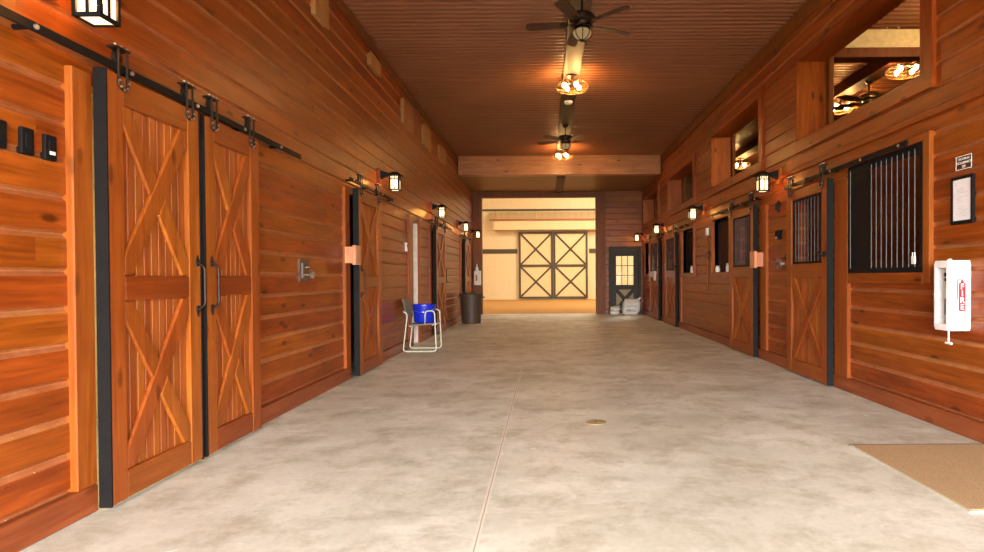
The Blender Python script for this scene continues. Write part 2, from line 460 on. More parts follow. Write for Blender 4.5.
for i, (y0, y1, z0, z1) in enumerate(R_UP):
    trim(TR, XR + .33, y0 - .16, y0 + .003, z0, z1 + .1, 'wz')
    trim(TR, XR + .33, y1 - .024, y1 + .02, z0, z1, 'wz')
    trim(TR - .006, XR + .33, y0 - .16, y1 + .02, z0 - .14, z0 + .003, 'wy'); trim(TR + .002, XR + .33, y0, y1, z1 - .024, z1 + .03, 'wy')
    trim(XR + .34, XR + .40, y1 - .07, y1 + .05, z0 - .1, z1 + .1, 'post')
trim(TR, XR - .001, Y0, YE - .05, 2.47, 2.53, 'wy')

# shell round it all: front wall with the wide open end, outer walls, roof
m = MB(); m.box(-6.2, XL + .0, Y0 - .2, Y0, 0, 4.6); m.box(XR, 7.4, Y0 - .2, Y0, 0, 4.6); m.box(XL, XR, Y0 - .2, Y0, 2.95, 4.6)
struct(m.build('wall_front', M['wallx']))
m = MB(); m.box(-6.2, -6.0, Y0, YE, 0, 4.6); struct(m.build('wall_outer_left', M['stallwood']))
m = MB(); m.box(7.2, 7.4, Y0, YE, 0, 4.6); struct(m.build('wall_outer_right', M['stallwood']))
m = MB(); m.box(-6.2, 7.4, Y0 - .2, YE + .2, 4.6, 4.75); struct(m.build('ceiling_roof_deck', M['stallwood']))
m = MB(); m.box(-6.0, XL - .13, Y0, YE, 2.75, 2.85); struct(m.build('ceiling_left_rooms', M['offwhite']))
# rooms behind the sliding doors
m = MB(); m.box(-6.0, XL - .13, 5.2, 5.32, 0, 2.75); m.box(-6.0, XL - .13, 1.2, 1.32, 0, 2.75); struct(m.build('wall_tack_room', M['dust_cream']))
m = MB(); m.box(-6.0, XL - .13, 9.2, 9.3, 0, 2.75); m.box(-6.0, XL - .13, 14.6, 14.7, 0, 2.75); struct(m.build('wall_store_rooms', M['stallwood']))
# stall partitions
m = MB()
for y in (2.4, 8.2, 12.0, 15.6, 19.25): m.box(XR + .13, 7.2, y, y + .1, 0, 3.0)
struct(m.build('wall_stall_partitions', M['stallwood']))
m = MB(); m.box(XR + .13, 7.2, Y0, YE, .001, .02); struct(m.build('floor_stall_mats', M['slate']))
# header across the stall bay seen through the high opening
m = MB(); m.box(XR + .42, 7.2, 7.85, 8.0, 4.16, 4.40); struct(m.build('beam_cream', M['dust_cream'], bevel=.005))
m = MB(); m.box(XR + .42, 7.2, 7.82, 8.03, 4.03, 4.155); struct(m.build('beam_stall', M['post'], bevel=.005))

# arena: far wall, sides, roof
YA = 32.7
m = MB(); m.box(-16, 16, YA, YA + .2, -.02, 4.82); struct(m.build('wall_arena', M['cream']))
m = MB()
x = -16.0
while x < 16: m.box(x, x + .30, YA - .03, YA + .2, 4.90, 8); m.box(x + .30, x + .36, YA - .01, YA + .2, 4.90, 8); x += .36
struct(m.build('wall_arena_upper', M['cream']))
m = MB(); m.box(-16, 16, YA - .06, YA + .1, 4.80, 4.90); struct(m.build('trim_arena', M['brownframe']))
m = MB(); m.box(-16, -1.55, YA - .03, YA, 2.49, 2.73); m.box(2.36, 16, YA - .03, YA, 2.49, 2.73); struct(m.build('trim_arena_band', M['brownframe']))
m = MB(); m.box(-16.2, -16, YE, YA, -.02, 8); m.box(16, 16.2, YE, YA, -.02, 8); m.box(-16, -6.2, YE, YE + .2, -.02, 8); m.box(7.4, 16, YE, YE + .2, -.02, 8); m.box(-6.2, 7.4, YE, YE + .2, 4.47, 8)
struct(m.build('wall_arena_sides', M['cream']))
m = MB(); m.box(-16.2, 16.2, YE, YA + .2, 8, 8.2); struct(m.build('ceiling_arena', M['offwhite']))
m = MB(); m.box(-6.0, -2.37, YE + .05, YE + .18, 0, 4.5); m.box(3.12, 7.2, YE + .05, YE + .18, 0, 4.5); m.box(-2.37, 3.12, YE + .05, YE + .18, 4.04, 4.5)
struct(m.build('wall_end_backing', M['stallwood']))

# ------------------------------------------------------------------ doors
def clip(poly, x0, x1, z0, z1):
    for ax, v, sg in ((0, x0, 1), (0, x1, -1), (1, z0, 1), (1, z1, -1)):
        out = []
        for i in range(len(poly)):
            a, b = poly[i-1], poly[i]; da, db = sg * (a[ax] - v), sg * (b[ax] - v)
            if (da < 0) != (db < 0):
                t = da / (da - db); out.append((a[0] + (b[0]-a[0])*t, a[1] + (b[1]-a[1])*t))
            if db >= 0: out.append(b)
        poly = out
    return poly

def diag(x0, x1, z0, z1, up, w):
    a, b = (Vector((x0, z0)), Vector((x1, z1))) if up else (Vector((x0, z1)), Vector((x1, z0)))
    d = (b - a).normalized(); n = Vector((-d.y, d.x)) * w / 2; a = a - d * .3; b = b + d * .3
    return clip([tuple(a + n), tuple(b + n), tuple(b - n), tuple(a - n)], x0, x1, z0, z1)

def brace_pair(root, x0, x1, z0, z1, w, yf, mat, name='brace'):
    m1 = MB(); m1.prism(diag(x0, x1, z0, z1, True, w), yf, yf + .024, 1); m1.build(name, mat, root, bevel=.008)
    # the crossing board is two lengths butted against the first
    d = (Vector((x1, z1)) - Vector((x0, z0))).normalized()
    full = diag(x0, x1, z0, z1, False, w)
    c = Vector(((x0 + x1) / 2, (z0 + z1) / 2)); nn = Vector((-d.y, d.x))
    for sg in (1, -1):
        out = []
        for i in range(len(full)):
            a, b = Vector(full[i-1]), Vector(full[i])
            da = sg * (a - c).dot(nn) - w / 2 - .001; db = sg * (b - c).dot(nn) - w / 2 - .001
            if (da < 0) != (db < 0): out.append(tuple(a + (b - a) * (da / (da - db))))
            if db >= 0: out.append(tuple(b))
        if len(out) > 2: m2 = MB(); m2.prism(out, yf, yf + .024, 1); m2.build(name, mat, root, bevel=.008)

def beadboard(x0, x1, z0, z1, y0, y1, pitch=.062):
    n = max(2, round((x1 - x0) / pitch)); p = (x1 - x0) / n; g = .0045
    prof = [(x0, y1), (x0, y0)]
    for i in range(1, n):
        x = x0 + i * p; prof += [(x - g, y0), (x, y0 + g * 1.2), (x + g, y0)]
    prof += [(x1, y0), (x1, y1)]
    mb = MB(); mb.prism(prof, z0, z1, 2); return mb

def hanger(root, x, h1, zr):
    """strap hanger with a horseshoe foot; zr = centre height of the rail; rail sits at local y .018-.03"""
    mb = MB(); zt = zr + .088; zh = h1 - .035
    for s in (-1, 1): mb.box(x + s*.032 - .006, x + s*.032 + .006, -.014, -.003, zh, zt)
    pts = [(x + .034 * math.cos(a), -.009, zh + .042 * math.sin(a)) for a in [PI + PI * k / 12 for k in range(13)]]
    mb.tube(pts, .009, 6)
    mb.box(x - .055, x + .055, -.016, .040, zt, zt + .012)
    mb.box(x - .016, x + .016, .034, .040, zr - .02, zt)
    h = mb.build('hanger', M['iron'], root, bevel=.002)
    w = MB(); w.lathe([(.012, -.010), (.030, -.010), (.030, -.006), (.025, -.003), (.025, .003), (.030, .006), (.030, .010), (.012, .010)], (x, .024, zr + .022 + .027), 1, 18)
    w.build('wheel', M['iron'], h, smooth=True)
    for q in range(5):
        a = PI + PI * q / 4; b = MB(); b.lathe([(.0062, -.021), (.0062, -.014)], (x + .034 * math.cos(a), 0, zh + .042 * math.sin(a)), 1, 8); b.build('bolt_head', M['bolt'], h)
    for dx in (-.042, 0, .042):
        b = MB(); b.lathe([(.008, zt + .011), (.008, zt + .021), (.004, zt + .024)], (x + dx, .0, 0), 2, 8); b.build('bolt_head', M['bolt'], h)

def edge_channel(root, x, d, h0, h1, wide=.012, mat='slate'):
    mb = MB(); mb.box(x - wide if x > .1 else x, x if x > .1 else x + wide, -.003, d + .003, h0, h1)
    mb.build('edge_channel', M[mat], root, bevel=.001)

def pull(root, x, z0, z1, sgn):
    mb = MB()
    mb.tube(fillet([(x, -.006, z1), (x, -.050, z1 - .035), (x, -.050, z0 + .035), (x, -.006, z0)], .02), .008, 8)
    for z, s in ((z1, 1), (z0, -1)):
        mb.prism([(x - .014, z - s*.028), (x + .014, z - s*.028), (x + .018, z + s*.004), (x, z + s*.046), (x - .018, z + s*.004)], -.009, 0, 1)
    return mb.build('pull_handle', M['iron'], root, bevel=.002)

def solid_door(loc, rz, w, h1, label, group, channels, zr=2.33, hx=(.12, .12), handle=None, h0=.025, st=.13):
    r = thing('sliding_barn_door', label, 'door', loc, rz, group)
    d = .06; c0 = .012 if 0 in channels else 0; c1 = .012 if 1 in channels else 0
    z1, zm0, zm1, z0 = h1 - .15, 1.085, 1.22, h0 + .15
    for a, b in ((c0, st), (w - st, w - c1)): mb = MB(); mb.box(a, b, 0, d, h0, h1); mb.build('stile', M['dz'], r, bevel=.004)
    for a, b in ((z1, h1), (zm0, zm1), (h0, z0)): mb = MB(); mb.box(st + .001, w - st - .001, .002, d, a, b); mb.build('rail', M['dx'], r, bevel=.006)
    for a, b in ((zm1, z1), (z0, zm0)):
        beadboard(st, w - st, a, b, .030, .052).build('panel', M['dbead'], r)
        brace_pair(r, st + .001, w - st - .001, a + .001, b - .001, .112, .005, M['dz'])
    if 0 in channels: edge_channel(r, 0, d, h0 - .005, h1 + .004, mat='black' if w < .9 else 'slate')
    if 1 in channels: edge_channel(r, w, d, h0 - .005, h1 + .004, mat='black')
    hanger(r, hx[0], h1, zr); hanger(r, w - hx[1], h1, zr)
    if handle is not None: pull(r, handle, 1.0, 1.31, 1)
    return r

RL = PI / 2; RR = -PI / 2
XDL, XDR = -2.252, 3.018
solid_door((XDL, 3.085, 0), RL, .84, 2.285, 'stained X-braced barn door leaf with black edge beside the black wall switches', 'paired barn door leaves', (0, 1), handle=.79)
solid_door((XDL, 3.965, 0), RL, .76, 2.285, 'X-braced barn door leaf of the pair, farther from the black wall switches', 'paired barn door leaves', (0,), handle=.075)
solid_door((XDL, 7.22, 0), RL, 1.02, 2.28, 'X-braced sliding door with a pink wood stop at its black edge', 'single solid sliding doors', (0,), zr=2.36, handle=.10, st=.15)
solid_door((XDL, 12.33, 0), RL, 1.2, 2.28, 'X-braced sliding door just past the blue bucket and white walk door', 'single solid sliding doors', (0,), zr=2.36, st=.15)
solid_door((XDL, 16.75, 0), RL, 1.2, 2.28, 'narrow-looking X-braced sliding door behind the dark trash can', 'single solid sliding doors', (0,), zr=2.36, st=.15)

def rail(y0, y1, z, side, label):
    x0, x1 = (-2.282, -2.270) if side < 0 else (3.036, 3.048)
    r = thing('door_track', label, 'door track', ((x0 + x1) / 2, y0, z), 0, 'flat black sliding door tracks')
    L = y1 - y0; mb = MB(); mb.box(-.006, .006, 0, L, -.022, .022); mb.build('track_bar', M['black'], r, bevel=.002)
    y = .12; wall = (XL if side < 0 else XR) - (x0 + x1) / 2
    while y < L:
        a, b = sorted((.005 * side, wall + side * .004)); sp = MB(); sp.lathe([(.012, a), (.012, b)], (0, y, 0), 0, 10)
        q = sp.build('spacer', M['black'], r)
        bt = MB(); bt.lathe([(.013, 0), (.013, -side * .008), (.007, -side * .013)], (-side * .006, y, 0), 0, 8); bt.build('bolt_head', M['bolt'], q); y += .62
    return r
rail(1.95, 5.60, 2.33, -1, 'long flat black track carrying the paired barn doors')
rail(7.0, 9.0, 2.36, -1, 'flat black track above the door with the pink wood stop')
rail(12.0, 14.6, 2.36, -1, 'flat black track above the door past the blue bucket')
rail(16.4, 18.6, 2.36, -1, 'flat black track above the door behind the trash can')
rail(5.05, 7.65, 2.31, 1, 'flat black track over the wide barred window beside the fire box')
rail(8.6, 11.0, 2.31, 1, 'flat black track above the second barred door from the fire box')
rail(13.0, 15.5, 2.31, 1, 'flat black track above the third barred door from the fire box')
rail(15.75, 18.0, 2.31, 1, 'flat black track above the barred door next to the white bag')

def stall_door(loc, w, h1, label, zr=2.31, h0=.02):
    r = thing('barred_stall_door', label, 'door', loc, RR, 'barred stall doors')
    d = .06; st = .14; zw0, zw1 = 1.34, h1 - .12; zb0 = 1.18; z0 = h0 + .16
    for a, b in ((0, st), (w - st, w - .012)): mb = MB(); mb.box(a, b, 0, d, h0, h1); mb.build('stile', M['dz'], r, bevel=.004)
    for a, b in ((zw1, h1), (zb0, zw0), (h0, z0)): mb = MB(); mb.box(st + .001, w - st - .001, .002, d, a, b); mb.build('rail', M['dx'], r, bevel=.006)
    beadboard(st, w - st, z0, zb0, .030, .052).build('panel', M['dbead'], r)
    brace_pair(r, st + .001, w - st - .001, z0 + .001, zb0 - .001, .12, .005, M['dz'])
    mb = MB(); mb.box(st, w - st, .02, .04, zw0, zw0 + .022); mb.box(st, w - st, .02, .04, zw1 - .022, zw1); mb.box(st, st + .022, .02, .04, zw0 + .022, zw1 - .022); mb.box(w - st - .022, w - st, .02, .04, zw0 + .022, zw1 - .022)
    mb.build('grille_frame', M['black'], r)
    n = 9
    for i in range(n):
        x = st + .022 + (w - 2*st - .044) * (i + .5) / n
        mb = MB(); mb.lathe([(.0055, zw0 + .02), (.0055, zw1 - .02)], (x, .03, 0), 2, 8); mb.build('bar', M['bar'], r, smooth=True)
    edge_channel(r, w, d, h0 - .005, h1)
    hanger(r, .11, h1, zr); hanger(r, w - .13, h1, zr)
    mb = MB(); mb.box(w - .10, w - .02, -.012, 0, 1.40, 1.46); mb.tube([(w - .06, -.012, 1.43), (w - .06, -.05, 1.43), (w - .14, -.055, 1.45)], .010, 8)
    mb.build('latch', M['iron'], r, bevel=.002)
    return r
stall_door((XDR, 7.53, 0), 1.10, 2.235, 'barred X-braced stall door beside the wide barred window and fire box')
stall_door((XDR, 9.88, 0), 1.16, 2.235, 'barred stall door with a pink wood stop at its edge')
stall_door((XDR, 15.25, 0), 1.25, 2.235, 'barred stall door next after the sill with one white jar')
stall_door((XDR, 17.55, 0), 1.45, 2.235, 'barred stall door closest to the white bag, pale halter hung on it')

# walk doors (setting)
d = thing('door_1', '', '', (-2.49, 10.55, 0)); [d.__delitem__(k) for k in ('label', 'category')]; struct(d)
mb = MB(); mb.box(-.04, 0, .02, .54, .01, 2.18); mb.build('door_slab', M['offwhite'], d, bevel=.003)
mb = MB(); mb.box(0, .120, .525, .549, .001, 2.2); mb.box(-.05, .0, .541, .549, .001, 2.2); mb.box(0, .12, .0, .02, .001, 2.2); mb.build('door_jamb', M['offwhite'], d, bevel=.002)
d = thing('door_2', '', '', (2.55, YE, 0)); [d.__delitem__(k) for k in ('label', 'category')]; struct(d)
mb = MB(); mb.box(-.52, -.44, -.04, .12, .001, 2.17); mb.box(.44, .52, -.04, .12, .001, 2.17); mb.box(-.44, .44, -.04, .12, 2.07, 2.17); mb.build('door_frame', M['doorgrey'], d, bevel=.004)
mb = MB()
for b in ((-.435, -.28, .01, 2.065), (.28, .435, .01, 2.065), (-.28, .28, 1.86, 2.065), (-.28, .28, .78, .93), (-.28, .28, .01, .12)): mb.box(b[0], b[1], .0, .045, b[2], b[3])
mb.build('door_leaf', M['doorgrey'], d, bevel=.003)
mb = MB(); mb.box(-.28, .28, .022, .04, .12, .78); mb.build('door_panel', M['tan'], d)
brace_pair(d, -.28, .28, .12, .78, .12, -.004, M['doorgrey'])
mb = MB()
for x in (-.093, .093): mb.box(x - .011, x + .011, .008, .036, .93, 1.86)
for z in (1.24, 1.55): mb.box(-.28, .28, .008, .036, z - .011, z + .011)
mb.build('window_muntins', M['doorgrey'], d)
mb = MB(); mb.box(-.28, .28, .020, .024, .93, 1.86); mb.build('glass_panes', M['glass'], d)
mb = MB(); mb.lathe([(.012, 0), (.012, -.04), (.03, -.045), (.032, -.06), (.02, -.072)], (-.36, 0, 1.0), 1, 14); mb.build('door_knob', M['iron'], d, smooth=True)

# arena doors: two leaves
def arena_leaf(x0, label):
    r = thing('arena_door_leaf', label, 'door', (x0, YA - .16, 0), 0, 'arena door leaves')
    w = 1.86; h0, h1 = .03, 3.65
    mb = MB(); mb.box(.06, w - .06, .04, .08, h0 + .06, h1 - .06); mb.build('panel', M['creampanel'], r)
    mb = MB()
    for b in ((0, .11, h0, h1), (w - .11, w, h0, h1)): mb.box(b[0], b[1], 0, .1, b[2], b[3])
    for z in (h0, 1.75, h1 - .11): mb.box(.11, w - .11, 0, .1, z, z + .13 if z == 1.75 else z + .11)
    mb.build('frame', M['brownframe'], r)
    for a, b in ((h0 + .11, 1.75), (1.88, h1 - .11)): brace_pair(r, .11, w - .11, a, b, .095, .008, M['brownframe'])
    return r
arena_leaf(-1.47, 'cream X-braced arena door leaf, the one nearer the trash can side')
arena_leaf(.41, 'cream X-braced arena door leaf, the one on the dark walk door side')
r = thing('door_track_hood', 'cream and tan metal hood over the arena double doors', 'hood', (-2.9, YA - .02, 3.75))
mb = MB(); mb.box(.1, 9.0, -.42, -.36, 0, .50); mb.box(.1, 9.0, -.36, 0, .44, .50); mb.box(.1, .16, -.36, 0, 0, .44); mb.build('fascia', M['creampanel'], r)
mb = MB(); mb.box(-.12, 9.05, -.50, -.40, .505, .57); mb.build('edge_trim', M['rededge'], r)
mb = MB(); x = -.12
while x < 9.0:
    mb.add([(x, -.48, .575), (x + .3, -.48, .575), (x + .3, 0, .98), (x, 0, .98)], [(0, 1, 2, 3)]); mb.add([(x + .3, -.48, .575), (x + .33, -.48, .60), (x + .33, 0, 1.0), (x + .3, 0, .98)], [(0, 1, 2, 3)]); mb.add([(x + .33, -.48, .60), (x + .36, -.48, .575), (x + .36, 0, .98), (x + .33, 0, 1.0)], [(0, 1, 2, 3)]); x += .36
mb.build('sloped_top', M['tanroof'], r)

# ------------------------------------------------------------------ window grilles
def grille(y0, y1, z0, z1, label, full=False, bars=10):
    x = TR + .004 if full else XR + .075
    r = thing('window_grille', label, 'window grille', (x, y1, z0), RR, 'stall window grilles')
    W = y1 - y0; H = z1 - z0 - .006; f = .045 if full else .02
    mb = MB()
    for b in ((.001, f, .001, H - .001), (W - f, W - .001, .001, H - .001), (f, W - f, .001, f * 1.4), (f, W - f, H - f * 2, H - .001)): mb.box(b[0], b[1], 0, .02, b[2], b[3])
    mb.build('frame', M['black'], r, bevel=.002)
    if full: xs = [.06] + [.45 + i * (W - .55) / 8 for i in range(9)]
    else: xs = [W * (i + .5) / bars for i in range(bars)]
    for q in xs:
        mb = MB(); mb.lathe([(.0042, f), (.0042, H - f)], (q, -.004 if full else .01, 0), 2, 8); mb.build('bar', M['barlight'] if full else M['black'], r, smooth=True)
    if full:
        mb = MB(); mb.box(.075, .41, .004, .012, f * 1.4, H - f * 2); mb.build('guard_panel', M['black'], r)
        for i in range(9): mb = MB(); mb.lathe([(.007, 0), (.007, -.008)], (.45 + i * (W - .55) / 8, 0, H - .045), 1, 8); mb.build('bolt_head', M['iron'], r)
        mb = MB(); mb.box(W - .115, W - .07, -.026, -.012, f + .025, f + .09); mb.tube([(W - .108, -.017, f + .09), (W - .108, -.017, f + .12), (W - .077, -.017, f + .12), (W - .077, -.017, f + .09)], .005, 6); mb.build('padlock', M['white'], r, bevel=.003)
    return r
grille(*R_WINS[0], 'wide black barred window grille with a padlock, beside the fire box', True)
grille(*R_WINS[1], 'dark barred window with two white jars on its sill', bars=12)
grille(*R_WINS[2], 'dark barred window with one white jar on its sill', bars=12)
grille(*R_WINS[3], 'dark barred window beyond the last stall door, near the white bag', bars=9)

def jar(loc, label, h, rr):
    r = thing('feed_jar', label, 'jar', loc, 0, 'white jars on window sills')
    mb = MB(); mb.lathe([(rr * .9, 0), (rr, .01), (rr, h * .72), (rr * .75, h * .8)], seg=16); mb.build('jar_body', M['white'], r, smooth=True)
    mb = MB(); mb.lathe([(rr * .8, h * .8), (rr * .8, h), (rr * .7, h + .005)], seg=16); mb.build('jar_lid', M['offwhite'], r, smooth=True)
for (y, x, lab, h, rr) in ((10.92, 3.125, 'white jar on the two-jar window sill, farther from the pink stop', .11, .042), (10.28, 3.125, 'white jar on the two-jar window sill, touching the barred door', .14, .042), (12.80, 3.125, 'white jar alone on its barred window sill', .14, .044)):
    jar((x, y, 1.272), lab, h, rr)

# ------------------------------------------------------------------ lanterns
def lantern(loc, rz, label):
    """local: wall at y=0, room at -y; z=0 is the bottom of the glass body, which hangs at y=-.25"""
    r = thing('wall_lantern', label, 'lantern', loc, rz, 'mission style wall lanterns')
    mb = MB(); mb.box(-.055, .055, -.05, -.001, .10, .31); mb.build('mount_block', M['wx'], r, bevel=.005)
    mb = MB(); mb.prism([(-.05, .16), (-.05, .28), (-.09, .27), (-.165, .245), (-.165, .225), (-.09, .18)], -.04, .04, 0); mb.build('bracket', M['black'], r, bevel=.003)
    c = -.25; b = .058
    mb = MB()
    mb.add([(-.10, c - .10, .215), (.10, c - .10, .215), (.10, c + .10, .215), (-.10, c + .10, .215), (-.03, c - .03, .262), (.03, c - .03, .262), (.03, c + .03, .262), (-.03, c + .03, .262), (0, c, .268)],
           [(3, 2, 1, 0), (0, 1, 5, 4), (1, 2, 6, 5), (2, 3, 7, 6), (3, 0, 4, 7), (4, 5, 8), (5, 6, 8), (6, 7, 8), (7, 4, 8)])
    mb.build('roof_cap', M['black'], r)
    mb = MB()
    for sx in (-1, 1):
        for sy in (-1, 1): mb.box(sx*b - .009, sx*b + .009, c + sy*b - .009, c + sy*b + .009, 0, .215)
    for z in (0, .197):
        for s in (-1, 1): mb.box(-b, b, c + s*b - .008, c + s*b + .008, z, z + .018); mb.box(s*b - .008, s*b + .008, c - b, c + b, z, z + .018)
    for s in (-1, 1):
        mb.box(-.007, .007, c + s*b - .004, c + s*b + .004, .013, .202); mb.box(s*b - .004, s*b + .004, c - .007, c + .007, .013, .202)
        mb.box(-b, b, c + s*b - .004, c + s*b + .004, .150, .163); mb.box(s*b - .004, s*b + .004, c - b, c + b, .150, .163)
        for q in (-.034, .034): mb.box(q - .005, q + .005, c + s*b - .004, c + s*b + .004, .164, .202); mb.box(s*b - .004, s*b + .004, c + q - .005, c + q + .005, .164, .202)
    mb.build('lantern_frame', M['black'], r)
    for s in (-1, 1):
        mb = MB(); mb.box(-b + .006, b - .006, c + s*(b - .003) - .001, c + s*(b - .003) + .001, .013, .202); mb.build('glass_pane', M['lantern_glow'], r)
        mb = MB(); mb.box(s*(b - .003) - .001, s*(b - .003) + .001, c - b + .006, c + b - .006, .013, .202); mb.build('glass_pane', M['lantern_glow'], r)
    mb = MB(); mb.box(-b + .006, b - .006, c - b + .006, c + b - .006, .006, .008); mb.build('glass_pane', M['lantern_glow'], r)
    mb = MB(); mb.lathe([(.006, .06), (.022, .075), (.028, .105), (.018, .135), (.010, .15)], (0, c, 0), 2, 12); mb.build('bulb', M['lantern_bulb'], r, smooth=True)
    mb = MB(); mb.lathe([(.014, .15), (.014, .216)], (0, c, 0), 2, 10); mb.build('socket', M['black'], r)
    return r
l0 = lantern((XL, 2.85, 2.42), RL, 'lit lantern over the black wall switches, cropped by the picture top')
for y, lab in ((8.47, 'lit lantern above the door with the pink wood stop, chair side wall'), (12.3, 'lit lantern above the door past the blue bucket'),
               (16.0, 'lit lantern on a dark block above the trash can'), (18.8, 'lit lantern hanging before the arena opening post')):
    dup(l0, (XL, y, 2.43), lab)
for y, lab in ((7.95, 'lit lantern between the first two barred doors past the fire box'), (11.75, 'lit lantern between the two dark barred windows holding jars'),
               (15.6, 'lit lantern above the third barred door from the fire box'), (18.95, 'lit lantern in the corner over the dark walk door')):
    dup(l0, (XR, y, 2.31), lab, RR)

# ------------------------------------------------------------------ ceiling fans and cage lights
def fan(loc, label, rot, drop=.24, lit=True):
    r = thing('ceiling_fan', label, 'ceiling fan', loc, 0, 'ceiling fans')      # loc = ceiling point
    mb = MB(); mb.lathe([(.065, 0), (.065, -.02), (.03, -.06)], seg=20); mb.lathe([(.014, -.05), (.014, -drop + .02)], seg=12); mb.build('downrod', M['fanmetal'], r, smooth=True)
    z = -drop
    mb = MB(); mb.lathe([(.05, z + .03), (.135, z + .012), (.150, z - .015), (.145, z - .05), (.10, z - .075), (.095, z - .10), (.12, z - .115), (.12, z - .13), (.05, z - .14)], seg=28); mb.build('motor_housing', M['fanmetal'], r, smooth=True)
    for k in range(5):
        a = math.radians(rot + 72 * k)
        T = Matrix.Rotation(a, 4, 'Z') @ Matrix.Translation((0, 0, z - .085)) @ Matrix.Rotation(math.radians(11), 4, 'X')
        mb = MB(); mb.prism([(.17, -.045), (.20, -.055), (.58, -.070), (.63, -.055), (.645, 0), (.63, .055), (.58, .070), (.20, .055), (.17, .045)], -.004, .004, 2)
        mb.v = [tuple(T @ Vector(v)) for v in mb.v]; b = mb.build('blade', M['fanblade'], r)
        mb = MB(); mb.prism([(.09, -.016), (.16, -.012), (.20, -.032), (.25, -.02), (.26, 0), (.25, .02), (.20, .032), (.16, .012), (.09, .016)], -.010, -.0045, 2)
        mb.v = [tuple(T @ Vector(v)) for v in mb.v]; mb.build('blade_iron', M['fanmetal'], b)
    zz = z - .14
    mb = MB(); mb.lathe([(.04, zz), (.085, zz - .012), (.105, zz - .04), (.10, zz - .075), (.075, zz - .105), (.03, zz - .125)], seg=20); bowl = mb.build('light_bowl', M['bowl'], r, smooth=True)
    mb = MB()
    for k in range(8):
        a = 2 * PI * k / 8
        mb.tube([((q + .004) * math.cos(a), (q + .004) * math.sin(a), h) for q, h in ((.085, zz - .012), (.105, zz - .04), (.10, zz - .075), (.075, zz - .105), (.03, zz - .125))], .0055, 6)
    mb.lathe([(.035, zz - .118), (.03, zz - .135), (.012, zz - .150)], seg=12); mb.lathe([(.088, zz + .0), (.094, zz - .012), (.088, zz - .02)], seg=20); mb.build('bowl_ribs', M['fanmetal'], bowl)
    mb = MB(); mb.tube([(.05, -.05, zz), (.05, -.05, zz - .17)], .0018, 5); mb.lathe([(.006, zz - .20), (.008, zz - .185), (.003, zz - .17)], (.05, -.05, 0), 2, 8); mb.build('pull_chain', M['brass'], r)
    return r
ZSTRIP = ZC - .085
fan((.425, 6.80, ZSTRIP), 'dark bronze ceiling fan with glass bowl, larger looking, just before the first cage light', 28)
fan((.425, 12.6, ZSTRIP), 'small dark ceiling fan before the pine cross beam', 10)
fan((5.1, 9.47, ZC - .20), 'ceiling fan seen through the high opening above the wide barred window', 60)

def cage_light(loc, label):
    r = thing('cage_light', label, 'ceiling light', loc, 0, 'wire cage ceiling lights')
    mb = MB(); mb.lathe([(.09, 0), (.09, -.025), (.02, -.04), (.016, -.10)], seg=20); mb.lathe([(.02, -.10), (.07, -.115), (.07, -.13), (.02, -.135)], seg=16); mb.build('canopy', M['fanmetal'], r, smooth=True)
    cage = MB()
    def ring(R, z, w): cage.tube([(R * math.cos(a), R * math.sin(a), z) for a in [2*PI*k/32 for k in range(32)]], w, 5, closed=True)
    ring(.26, -.17, .005); ring(.235, -.225, .003); ring(.16, -.25, .003); ring(.22, -.13, .003); ring(.06, -.255, .004)
    for k in range(12):
        a = 2*PI*k/12
        cage.tube([(q*math.cos(a), q*math.sin(a), z) for q, z in ((.07, -.122), (.22, -.13), (.26, -.17), (.235, -.225), (.16, -.25), (.06, -.255))], .0028, 5)
    cage.build('wire_cage', M['brass'], r)
    for k in range(4):
        a = 2*PI*k/4 + .5
        mb = MB(); mb.tube([(.06*math.cos(a), .06*math.sin(a), -.125), (.10*math.cos(a), .10*math.sin(a), -.15)], .016, 8); s = mb.build('socket', M['fanmetal'], r)
        mb = MB(); mb.lathe([(.006, -.034), (.022, -.024), (.030, 0), (.022, .024), (.006, .034)], (.135*math.cos(a), .135*math.sin(a), -.172), 2, 14); mb.build('bulb', M['bulb'], s, smooth=True)
    return r
c1 = cage_light((.425, 9.5, ZSTRIP), 'lit wire cage ceiling light with several bulbs, between the two aisle fans')
dup(c1, (.425, 14.9, ZSTRIP), 'lit cage light glowing against the pine cross beam')
dup(c1, (5.1, 8.5, ZC - .20), 'lit cage light in the high opening above the wide window, larger looking of two')
dup(c1, (5.1, 10.35, ZC - .20), 'lit cage light low in the high opening, beyond its fan')
dup(c1, (5.1, 15.7, ZC - .20), 'lit cage light seen through the second high opening')

r = thing('smoke_detector', 'small white detector on the dark ceiling board between cage light and far fan', 'detector', (.425, 10.9, ZSTRIP))
mb = MB(); mb.lathe([(.075, 0), (.075, -.02), (.06, -.045), (.02, -.05)], seg=20); mb.build('detector_body', M['white'], r, smooth=True)
mb = MB(); mb.lathe([(.066, -.030), (.070, -.033), (.066, -.036)], seg=20); mb.build('vent_ring', M['grey'], r)

